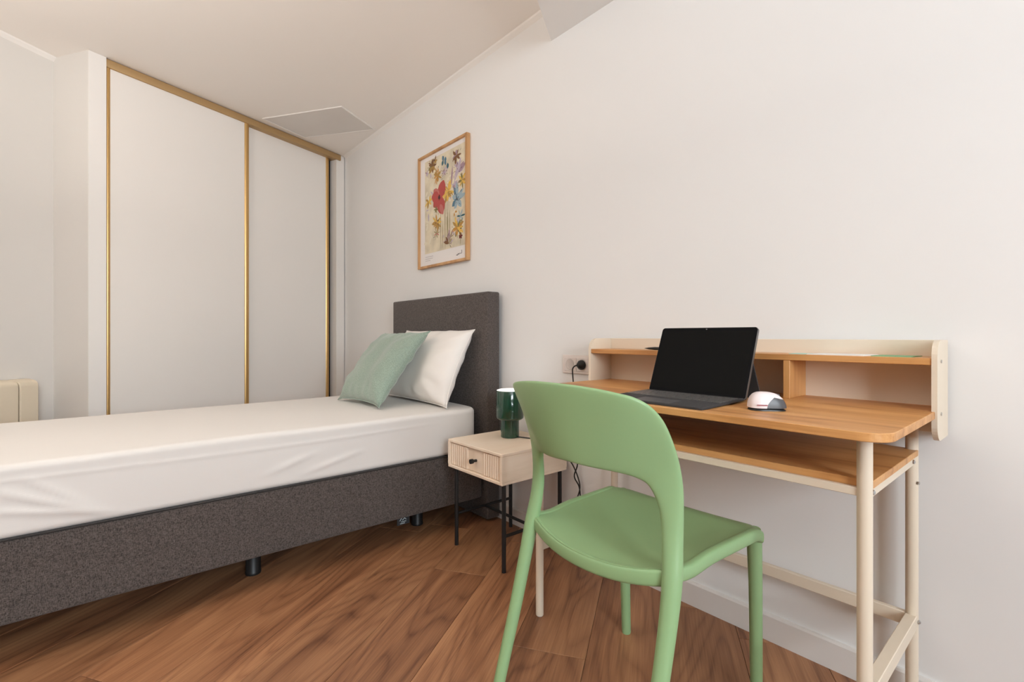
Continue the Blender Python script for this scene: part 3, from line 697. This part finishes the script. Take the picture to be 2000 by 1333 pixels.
# ================================================================== wall socket and cables
so = thing('wall_socket', 'pale double wall socket plate beside the desk', 'socket', (-1.35, WY, .741))
obj('plate', box(-1.432, -1.262, 1.5005, WY, .741, .819, 0.004, 3), 'socket', so, smooth=True)
for x0, x1 in ((-1.418, -1.352), (-1.350, -1.284)):
    i = obj('insert', box(x0, x1, 1.4975, 1.5015, .752, .808, 0.002, 2), 'socket', so)
    cx = (x0 + x1) / 2
    bb = bmesh.new(); n = 28
    ring = lambda r, y: [bb.verts.new((cx + r * math.cos(2 * PI * k / n), y, .780 + r * math.sin(2 * PI * k / n))) for k in range(n)]
    A = ring(.0235, 1.4970); B_ = ring(.0215, 1.4962); C_ = ring(.0195, 1.4972)
    for P_, Q_ in ((A, B_), (B_, C_)):
        for k in range(n): bb.faces.new((P_[k], P_[(k + 1) % n], Q_[(k + 1) % n], Q_[k]))
    bb.faces.new(C_)
    obj('outlet_well', bb, 'socket_in', i, smooth=True)
pg = thing('power_plug', 'black plug with cable in the socket by the desk', 'plug', (-1.317, 1.4955, .780))
obj('plug_body', tube([(-1.317, 1.4965, .780), (-1.317, 1.486, .780), (-1.317, 1.480, .780), (-1.320, 1.472, .780)], [0.0195, 0.0195, 0.015, 0.009], 20), 'rubber', pg, smooth=True)
pcab = smooth_path([(-1.318, 1.478, .780), (-1.328, 1.466, .777), (-1.337, 1.462, .765), (-1.339, 1.464, .74), (-1.339, 1.47, .68), (-1.337, 1.48, .5), (-1.334, 1.488, .38), (-1.352, 1.488, .32), (-1.327, 1.49, .28), (-1.322, 1.49, .22), (-1.33, 1.486, .12), (-1.32, 1.47, .006), (-1.25, 1.455, .005)], 8)
obj('cable', tube(pcab, 0.003, 6), 'rubber', pg, smooth=True)

# ================================================================== desk
DX0, DX1, DF, DB, DZ = -1.172, -0.203, 0.988, 1.500, 0.735
dk = thing('writing_desk', 'oak topped writing desk with beige metal legs and raised shelf', 'desk', (-0.69, 1.25, 0))
obj('tabletop', prism(rrect(DX0, DX1, DF, DB, 0.045, 8, (1, 1, 0, 0)), DZ - .016, DZ, 0.0012, 1), 'oak', dk)
LXF = (-1.127, -0.258); FYL = 1.076; BYL = 1.462
for lx in LXF:
    for ly in (FYL, BYL):
        lg = obj('leg', tube([(lx, ly, 0.003), (lx, ly, DZ - .0165)], 0.0125, 20), 'beige', dk, smooth=True)
        obj('foot_cap', lathe([(0, 0), (.0105, 0), (.012, .002), (.012, .006), (0, .006)], (lx, ly, 0), 16), 'chairpad', lg, smooth=True)
SZ = 0.632
obj('lower_shelf', box(LXF[0] - .008, LXF[1] + .012, FYL + .004, BYL + .006, SZ - .0145, SZ, 0.001, 1), 'oak', dk)
for lx, s in ((LXF[0], 1), (LXF[1], 1)):
    br = obj('shelf_bracket', box(lx - .008, lx + .006, FYL, BYL, SZ - .036, SZ - .0145, 0.0015, 1), 'beige', dk)
    if lx > -0.5:
        for ly in (FYL + .026, BYL - .022):
            obj('bolt', tube([(lx + .005, ly, SZ - .026), (lx + .0085, ly, SZ - .026), (lx + .0105, ly, SZ - .026)], [0.0055, 0.005, 0.002], 12), 'steel', br, smooth=True)
    obj('top_bracket', box(lx - .007, lx + .007, FYL, BYL, DZ - .034, DZ - .0165, 0.0015, 1), 'beige', dk)
    rl = obj('side_rail', box(lx - .011, lx + .011, FYL, BYL, .212, .243, 0.0015, 1), 'beige', dk)
    if lx > -0.5: obj('bolt', tube([(lx + .010, BYL - .002, .228), (lx + .0145, BYL - .002, .228), (lx + .017, BYL - .002, .228)], [0.005, 0.005, 0.002], 12), 'steel', rl, smooth=True)
obj('front_rail', box(LXF[0], LXF[1], FYL - .006, FYL + .006, SZ - .030, SZ - .0145, 0.001, 1), 'beige', dk)
obj('rear_rail', box(LXF[0], LXF[1], BYL - .006, BYL + .006, SZ - .036, SZ - .0145, 0.001, 1), 'beige', dk)
obj('under_top_rail', box(LXF[0], LXF[1], FYL - .007, FYL + .007, DZ - .028, DZ - .0165, 0.001, 1), 'beige', dk)
obj('back_stretcher', box(LXF[0], LXF[1], BYL - .007, BYL + .007, .212, .243, 0.0015, 1), 'beige', dk)
for z in (.40, .54):
    if z < .5: continue
    obj('bolt', tube([(LXF[1] + .0115, BYL - .006, .555), (LXF[1] + .015, BYL - .0068, .555)], 0.004, 10), 'steel', dk, smooth=True)
# hutch
HT = 0.890; HS = 0.851; HF = 1.372; HB = 1.4995
obj('back_panel', box(DX0 + .002, DX1 - .002, HB - .008, HB, .672, HT, 0.001, 1), 'beigeback', dk)
def side_panel(x0, x1):
    pts = rrect(HF, HB, .668, HT, 0.038, 8, (1, 0, 0, 1))
    return obj('side_panel', extrude_profile(pts, 'X', x0, x1), 'beige', dk)
side_panel(DX0 - .004, DX0 + .006); sp = side_panel(DX1 - .006, DX1 + .004)
for z in (HS - .008, DZ - .008):
    obj('bolt', tube([(DX1 + .0038, HF + .040, z), (DX1 + .0058, HF + .040, z)], 0.004, 10), 'steel', sp, smooth=True)
obj('raised_shelf', box(DX0 + .006, DX1 - .006, HF + .002, HB - .008, HS - .0155, HS, 0.001, 1), 'oak', dk)
for xd in (-0.5015, -0.860):
    obj('divider', box(xd - .008, xd + .008, HF + .004, HB - .008, DZ, HS - .0155, 0.001, 1), 'oakz', dk)

# ================================================================== things on the desk
tl = thing('tablet_computer', 'black tablet computer standing on its kickstand with keyboard cover', 'laptop', (-0.675, 1.214, DZ), (0, 0, math.radians(-0.5)))
TW = 0.278; hw = TW / 2; SH = 0.196; lean = math.atan2(0.074, 0.182)
up = Vector((0, math.sin(lean), math.cos(lean))); nrm = Vector((0, -math.cos(lean), math.sin(lean)))
def on_screen(pts2, d0, d1):
    b = bmesh.new(); A = [b.verts.new(Vector((x, 0, 0.006)) + up * z + nrm * d0) for x, z in pts2]; B_ = [b.verts.new(Vector((x, 0, 0.006)) + up * z + nrm * d1) for x, z in pts2]; n = len(pts2)
    b.faces.new(A); b.faces.new(B_[::-1])
    for i in range(n): b.faces.new((A[i], B_[i], B_[(i + 1) % n], A[(i + 1) % n]))
    return b
sc = obj('tablet', on_screen(rrect(-hw, hw, 0, SH, .008, 6), -0.0085, -0.0008), 'graymetal', tl, smooth=True, auto=.5)
obj('bezel', on_screen(rrect(-hw + .0008, hw - .0008, .0008, SH - .0008, .0075, 6), -0.0008, 0.0), 'bezel', sc)
obj('display', on_screen(rrect(-hw + .008, hw - .008, .010, SH - .010, .002, 3), -.0002, 0.0003), 'screen', sc)
obj('camera_lens', on_screen([(0.002 * math.cos(k * PI / 6), SH - .0052 + .0016 * math.sin(k * PI / 6)) for k in range(12)], 0, 0.0004), 'graymetal', sc)
# kickstand : hinged at mid height of the tablet, foot behind
b = bmesh.new(); top = up * (SH * .52) + Vector((0, .0095, .006)); foot = Vector((0, 0.098, 0.001))
kd = (foot - top); kn = Vector((0, kd.z, -kd.y)).normalized() * 0.0018
q = [Vector((-hw + .003, 0, 0)), Vector((hw - .003, 0, 0))]
V = [b.verts.new(a + p + n) for n in (kn, -kn) for p, a in ((top, q[0]), (top, q[1]), (foot, q[1]), (foot, q[0]))]
for f in ((0, 1, 2, 3), (7, 6, 5, 4), (0, 4, 5, 1), (1, 5, 6, 2), (2, 6, 7, 3), (3, 7, 4, 0)): b.faces.new([V[i] for i in f])
obj('kickstand', b, 'kbfab', sc)
# keyboard cover
kb_t = 0.0055; KD = 0.208
kbm = prism(rrect(-hw, hw, -KD, -0.002, .007, 5), 0.0, kb_t, 0.0012, 2)
tiltm = Matrix.Rotation(math.radians(-1.0), 4, 'X')
def tilt(b): bmesh.ops.transform(b, matrix=Matrix.Translation((0, -KD, .0)) @ Matrix.Rotation(math.radians(1.2), 4, 'X') @ Matrix.Translation((0, KD, 0)), verts=b.verts); return b
kb = obj('keyboard', tilt(kbm), 'kbfab', tl, smooth=True, auto=.5)
obj('touchpad', tilt(box(-.052, .052, -KD + .008, -KD + .066, kb_t - .0005, kb_t + .0004)), 'pad', kb)
keymesh = {}
def key(x, y, w, h):
    k = (round(w, 4), round(h, 4))
    if k not in keymesh:
        keymesh[k] = mesh_from(box(-w / 2, w / 2, -h / 2, h / 2, 0, .0016, .0005, 1), 'key', 'key')
    a = math.radians(1.2)
    o = bpy.data.objects.new('key', keymesh[k]); COL.objects.link(o); o.parent = kb
    o.location = (x, -KD + (y + KD) * math.cos(a), (y + KD) * math.sin(a) + kb_t - .0002); o.rotation_euler = (a, 0, 0)
y = -0.022
x0, x1 = -hw + .006, hw - .006; span = x1 - x0; gap = .0018
for row, (units, hh) in enumerate((([1] * 14, .010), ([1] * 13 + [1.6], .0150), ([1.5] + [1] * 12 + [1.1], .0150), ([1.8] + [1] * 11 + [1.8], .0150), ([2.3] + [1] * 10 + [2.3], .0150), ([1, 1, 1, 1, 5.2, 1, 1, 1, 1, 1], .0140))):
    tot = sum(units); x = x0
    for u in units:
        w = span * u / tot; key(x + w / 2, y - hh / 2, w - gap, hh); x += w
    y -= hh + gap
# mouse
ms = thing('computer_mouse', 'pinkish white computer mouse with grey side on the desk', 'mouse', (-0.452, 1.128, DZ), (0, 0, math.radians(-47)))
def mouse_shell(w, l, h, z0, top=True):
    b = bmesh.new(); n = 72; m = 30; rings = []
    for j in range(m + 1):
        t = j / m; ph = t * PI / 2
        ring = []
        for k in range(n):
            a = 2 * PI * k / n
            ca, sa = math.cos(a), math.sin(a)
            ex = math.copysign(abs(ca) ** .72, ca); ey = math.copysign(abs(sa) ** .82, sa)
            rr = math.cos(ph) ** .55 if ph < PI / 2 - 1e-6 else 0.0
            px = ex * w / 2 * rr; py = ey * l / 2 * rr
            waist = 1 - .06 * math.cos(py / l * 2 * PI)
            pz = z0 + h * math.sin(ph) * (1 - 0.30 * max(0, (py / (l / 2))) ** 2 - .05 * (py / (l / 2)))
            ring.append((px * waist, py, pz))
        rings.append(ring)
    R = [[b.verts.new(p) for p in r] for r in rings[:-1]]; tip = b.verts.new((0, 0, z0 + h))
    for a_, c_ in zip(R, R[1:]):
        for k in range(n): b.faces.new((a_[k], a_[(k + 1) % n], c_[(k + 1) % n], c_[k]))
    for k in range(n): b.faces.new((R[-1][k], R[-1][(k + 1) % n], tip))
    b.faces.new(R[0][::-1])
    return b
sb = mouse_shell(0.052, 0.078, 0.034, 0.006)
bmesh.ops.recalc_face_normals(sb, faces=sb.faces)
obj('shell', sb, 'mouse2', ms, smooth=True, auto=1.2)
obj('underside', mouse_shell(0.0495, 0.0755, 0.009, 0.0), 'mouseb', ms, smooth=True, auto=.9)
b = tube([(0, .012, .0345), (0, .026, .0310)], 0.004, 10); obj('scroll_wheel', b, 'mouseg', ms, smooth=True)
# small printed mark on the back of the shell
b = bmesh.new(); y_ = -.0285
for w in (.0035, .002, .0028, .0018, .0028, .0018, .0025):
    box(.0232 + .0012 * (1 + y_ / .03), .0262 + .0010 * (1 + y_ / .03), y_, y_ + w, .0120, .0142, bm=b); y_ += w + .0006
obj('printed_mark', b, 'print_red', ms)
# stylus on the raised shelf
st = thing('stylus_pen', 'flat black stylus lying on the raised shelf behind the tablet', 'stylus', (-0.90, 1.42, HS))
b = bmesh.new()
pa = Vector((-0.972, 1.432, HS + .0055)); pb = Vector((-0.83, 1.412, HS + .0055))
tube([pa, pa.lerp(pb, .10), pa.lerp(pb, .28), pb], [0.0012, 0.0032, 0.0052, 0.0052], 12, b); obj('barrel', b, 'rubber', st, smooth=True)
obj('tip', tube([pa.lerp(pb, -.03), pa], [0.0006, 0.0012], 8), 'mouseg', st, smooth=True)
# leaflets
def leaflet(name, label, pts, z0, t, mat):
    o = obj(name, prism(pts, z0, z0 + t), mat, None); return tag(o, label, 'leaflet', 'leaflets on the raised shelf')
leaflet('folded_leaflet', 'white leaflet with mint edge lying flat on the raised shelf', [(-.46, 1.395), (-.335, 1.385), (-.325, 1.475), (-.45, 1.482)], HS, .0022, 'paper_w')
leaflet('folded_leaflet', 'green leaflet lying flat near the right end of the raised shelf', [(-.322, 1.392), (-.245, 1.388), (-.240, 1.470), (-.318, 1.474)], HS, .0018, 'paper_g')
leaflet('folded_leaflet', 'small mint leaflet nearest the tablet on the raised shelf', [(-.505, 1.402), (-.464, 1.400), (-.466, 1.46), (-.505, 1.462)], HS, .0016, 'paper_b')

# ================================================================== green chair (faces the desk)
CX = -0.705
ch = thing('plastic_chair', 'sage green moulded plastic chair with wrapped back facing the desk', 'chair', (CX, 1.0, 0))
def P(x, y, z): return Vector((CX + x, y, z))
# right half: list of (outer point, inner point, thickness), foot -> top centre
half = [
    # outer (x,y,z)             inner (x,y,z)            thick
    ((0.214, 0.716, 0.000), (0.188, 0.706, 0.000), 0.026),
    ((0.215, 0.750, 0.110), (0.187, 0.739, 0.110), 0.028),
    ((0.216, 0.788, 0.230), (0.186, 0.776, 0.230), 0.030),
    ((0.217, 0.822, 0.350), (0.184, 0.809, 0.350), 0.032),
    ((0.216, 0.842, 0.430), (0.180, 0.827, 0.430), 0.034),
    ((0.211, 0.853, 0.490), (0.174, 0.836, 0.480), 0.030),
    ((0.209, 0.858, 0.545), (0.170, 0.841, 0.523), 0.027),
    ((0.209, 0.857, 0.600), (0.167, 0.838, 0.558), 0.024),
    ((0.208, 0.846, 0.650), (0.160, 0.830, 0.590), 0.021),
    ((0.206, 0.826, 0.696), (0.150, 0.822, 0.609), 0.018),
    ((0.201, 0.802, 0.738), (0.136, 0.810, 0.619), 0.016),
    ((0.190, 0.777, 0.767), (0.118, 0.796, 0.625), 0.014),
    ((0.172, 0.753, 0.784), (0.096, 0.781, 0.629), 0.013),
    ((0.146, 0.735, 0.792), (0.074, 0.769, 0.631), 0.012),
    ((0.106, 0.723, 0.798), (0.050, 0.759, 0.633), 0.012),
    ((0.055, 0.713, 0.802), (0.025, 0.752, 0.635), 0.012),
    ((0.000, 0.709, 0.803), (0.000, 0.750, 0.636), 0.012)]
full = [((-o[0], o[1], o[2]), (-i[0], i[1], i[2]), t) for o, i, t in half] + list(reversed(half[:-1]))
oo = smooth_path([P(*f[0]) for f in full], 6); ii = smooth_path([P(*f[1]) for f in full], 6)
tt = [v.x for v in smooth_path([(f[2], 0, 0) for f in full], 6)]
NS = len(oo); K = 28
def section(k):
    o, i = oo[k], ii[k]; k0, k1 = max(k - 1, 0), min(k + 1, NS - 1)
    tang = ((oo[k1] + ii[k1]) - (oo[k0] + ii[k0])).normalized()
    w = o - i; width = w.length; wx = w.normalized()
    n = tang.cross(wx).normalized()
    c = (o + i) / 2; th = tt[k]; out = []
    # superellipse : round for legs, flat band for the back
    flat = min(1.0, max(0.0, (width / th - 1.3) / 3.0)); ex = 1.0 - 0.55 * flat
    # gentle bulge so that the band is curved across its height
    for q in range(K):
        a = 2 * PI * q / K; ca, sa = math.cos(a), math.sin(a)
        x = math.copysign(abs(ca) ** ex, ca) * width / 2; y = math.copysign(abs(sa) ** ex, sa) * th / 2
        out.append(c + wx * x + n * y)
    return out
rings = [section(k) for k in range(NS)]
def loft(rs, cap0, cap1):
    b = bmesh.new(); R = [[b.verts.new(p) for p in r] for r in rs]
    for a, c in zip(R, R[1:]):
        for q in range(K): b.faces.new((a[q], a[(q + 1) % K], c[(q + 1) % K], c[q]))
    if cap0: b.faces.new(R[0][::-1])
    if cap1: b.faces.new(R[-1])
    return b
js = 4 * 6 - 1
obj('backrest', loft(rings[js - 1:NS - js + 1], True, True), 'green', ch, smooth=True, auto=1.2)
for rs in (rings[:js], rings[NS - js:]):
    obj('leg', loft(rs, True, True), 'green', ch, smooth=True, auto=1.2)
# front legs
for s in (-1, 1):
    xt = 0.194 * s; xb = (0.186 if s < 0 else 0.196) * s
    obj('leg', tube([P(xb, 1.213, 0), P(xb, 1.213, .004), P(xb * .3 + xt * .7, 1.210, .30), P(xt, 1.204, .415), P(xt, 1.200, .432)], [0.0125, 0.0135, 0.0155, 0.0175, 0.0165], 20), 'green', ch, smooth=True, auto=1.2)
# seat shell
NU, NV = 36, 36
def seat_pt(u, v):
    """u -1..1 across, v 0 rear .. 1 front"""
    wr_ = 0.196; wf = 0.214
    hw_ = wr_ + (wf - wr_) * v
    bow = 0.040 * (1 - u * u) * (1 - v) ** 2           # rear edge bows back
    yy = 0.836 - bow + (1.219 - 0.836 + bow) * v
    fcorner = 0.030 * (max(0, abs(u) - 0.80) / 0.20) ** 2 * v ** 8   # rounded front corners
    yy -= fcorner
    dish = (1 - abs(u) ** 2.4)
    zz = 0.452 - 0.006 * v - dish * (0.022 * math.sin(PI * min(1, v * 0.9 + 0.16)) + 0.004)
    zz -= 0.010 * max(0, v - 0.86) / 0.14 * max(0, v - 0.86) / 0.14
    zz -= dish * 0.012 * (1 - v) ** 3
    zz -= 0.008 * math.exp(-((v - 0.17) / 0.13) ** 2) * abs(u) ** 3
    return P(u * hw_, yy, zz)
b = bmesh.new(); top = [[b.verts.new(seat_pt(-1 + 2 * i / NU, j / NV)) for i in range(NU + 1)] for j in range(NV + 1)]
thk = lambda i, j: 0.012
bot = [[b.verts.new(top[j][i].co + Vector((0, 0, -0.012))) for i in range(NU + 1)] for j in range(NV + 1)]
for j in range(NV):
    for i in range(NU):
        b.faces.new((top[j][i], top[j][i + 1], top[j + 1][i + 1], top[j + 1][i])); b.faces.new((bot[j][i], bot[j + 1][i], bot[j + 1][i + 1], bot[j][i + 1]))
for j in range(NV):
    for i in (0, NU): b.faces.new((top[j][i], top[j + 1][i], bot[j + 1][i], bot[j][i]))
for i in range(NU):
    for j in (0, NV): b.faces.new((top[j][i], bot[j][i], bot[j][i + 1], top[j][i + 1]))
obj('seat', b, 'green', ch, smooth=True, auto=1.0)
# apron rail under the seat edge : sides, rear and front
def rail(pts, w, h, drop):
    b = bmesh.new(); rs = []
    PP = pts
    for k, p in enumerate(PP):
        t = (PP[min(k + 1, len(PP) - 1)] - PP[max(k - 1, 0)]).normalized(); s = Vector((t.y, -t.x, 0)).normalized(); u_ = Vector((0, 0, 1))
        ring = []
        for q in range(14):
            a = 2 * PI * q / 14; ca, sa = math.cos(a), math.sin(a)
            ring.append(p + s * (math.copysign(abs(ca) ** .6, ca) * w / 2) + u_ * (math.copysign(abs(sa) ** .6, sa) * h / 2 - drop))
        rs.append([b.verts.new(x) for x in ring])
    for a_, c_ in zip(rs, rs[1:]):
        for q in range(14): b.faces.new((a_[q], a_[(q + 1) % 14], c_[(q + 1) % 14], c_[q]))
    b.faces.new(rs[0][::-1]); b.faces.new(rs[-1]); return b
for s in (-1, 1):
    obj('seat_rail', rail([seat_pt(s * .985, v / 16) for v in range(0, 17)], 0.022, 0.030, 0.0135), 'green', ch, smooth=True, auto=1.2)
obj('seat_rail', rail([seat_pt(-1 + 2 * k / 24, 0.012) for k in range(25)], 0.016, 0.034, 0.0165), 'green', ch, smooth=True, auto=1.2)
obj('seat_rail', rail([seat_pt(-1 + 2 * k / 24, 0.975) for k in range(25)], 0.016, 0.024, 0.013), 'green', ch, smooth=True, auto=1.2)

# ================================================================== added uplighter, unseen behind the viewer, to brighten ceiling and far side
ul = thing('fill_uplighter', 'added fill uplighter, unseen behind the viewer near the bed foot', 'lamp', (-1.42, -1.02, 0))
c = (-1.42, -1.02, 0)
obj('fill_foot', lathe([(0, 0), (.14, 0), (.14, .012), (.02, .022), (0, .022)], c, 40), 'blackmetal', ul, smooth=True)
obj('pole', tube([(-1.42, -1.02, .015), (-1.42, -1.02, 1.40)], 0.011, 16), 'blackmetal', ul, smooth=True)
obj('bowl', lathe([(0, 1.375), (.05, 1.38), (.14, 1.42), (.20, 1.475), (.205, 1.475), (.15, 1.43), (.05, 1.395), (0, 1.39)], c, 48), 'blackmetal', ul, smooth=True)
obj('fill_bulb', lathe([(0, 1.395), (.045, 1.40), (.06, 1.425), (.045, 1.45), (0, 1.46)], c, 32), 'fill_bulb', ul, smooth=True)
area_light('fill_glow', (-1.42, -1.02, 1.468), (PI, 0, 0), 0.30, 0.30, 44, (1.0, 0.95, 0.895)).parent = None  # added fill light, no such source is seen

for o in S.objects:
    if '_local' in o: del o['_local']
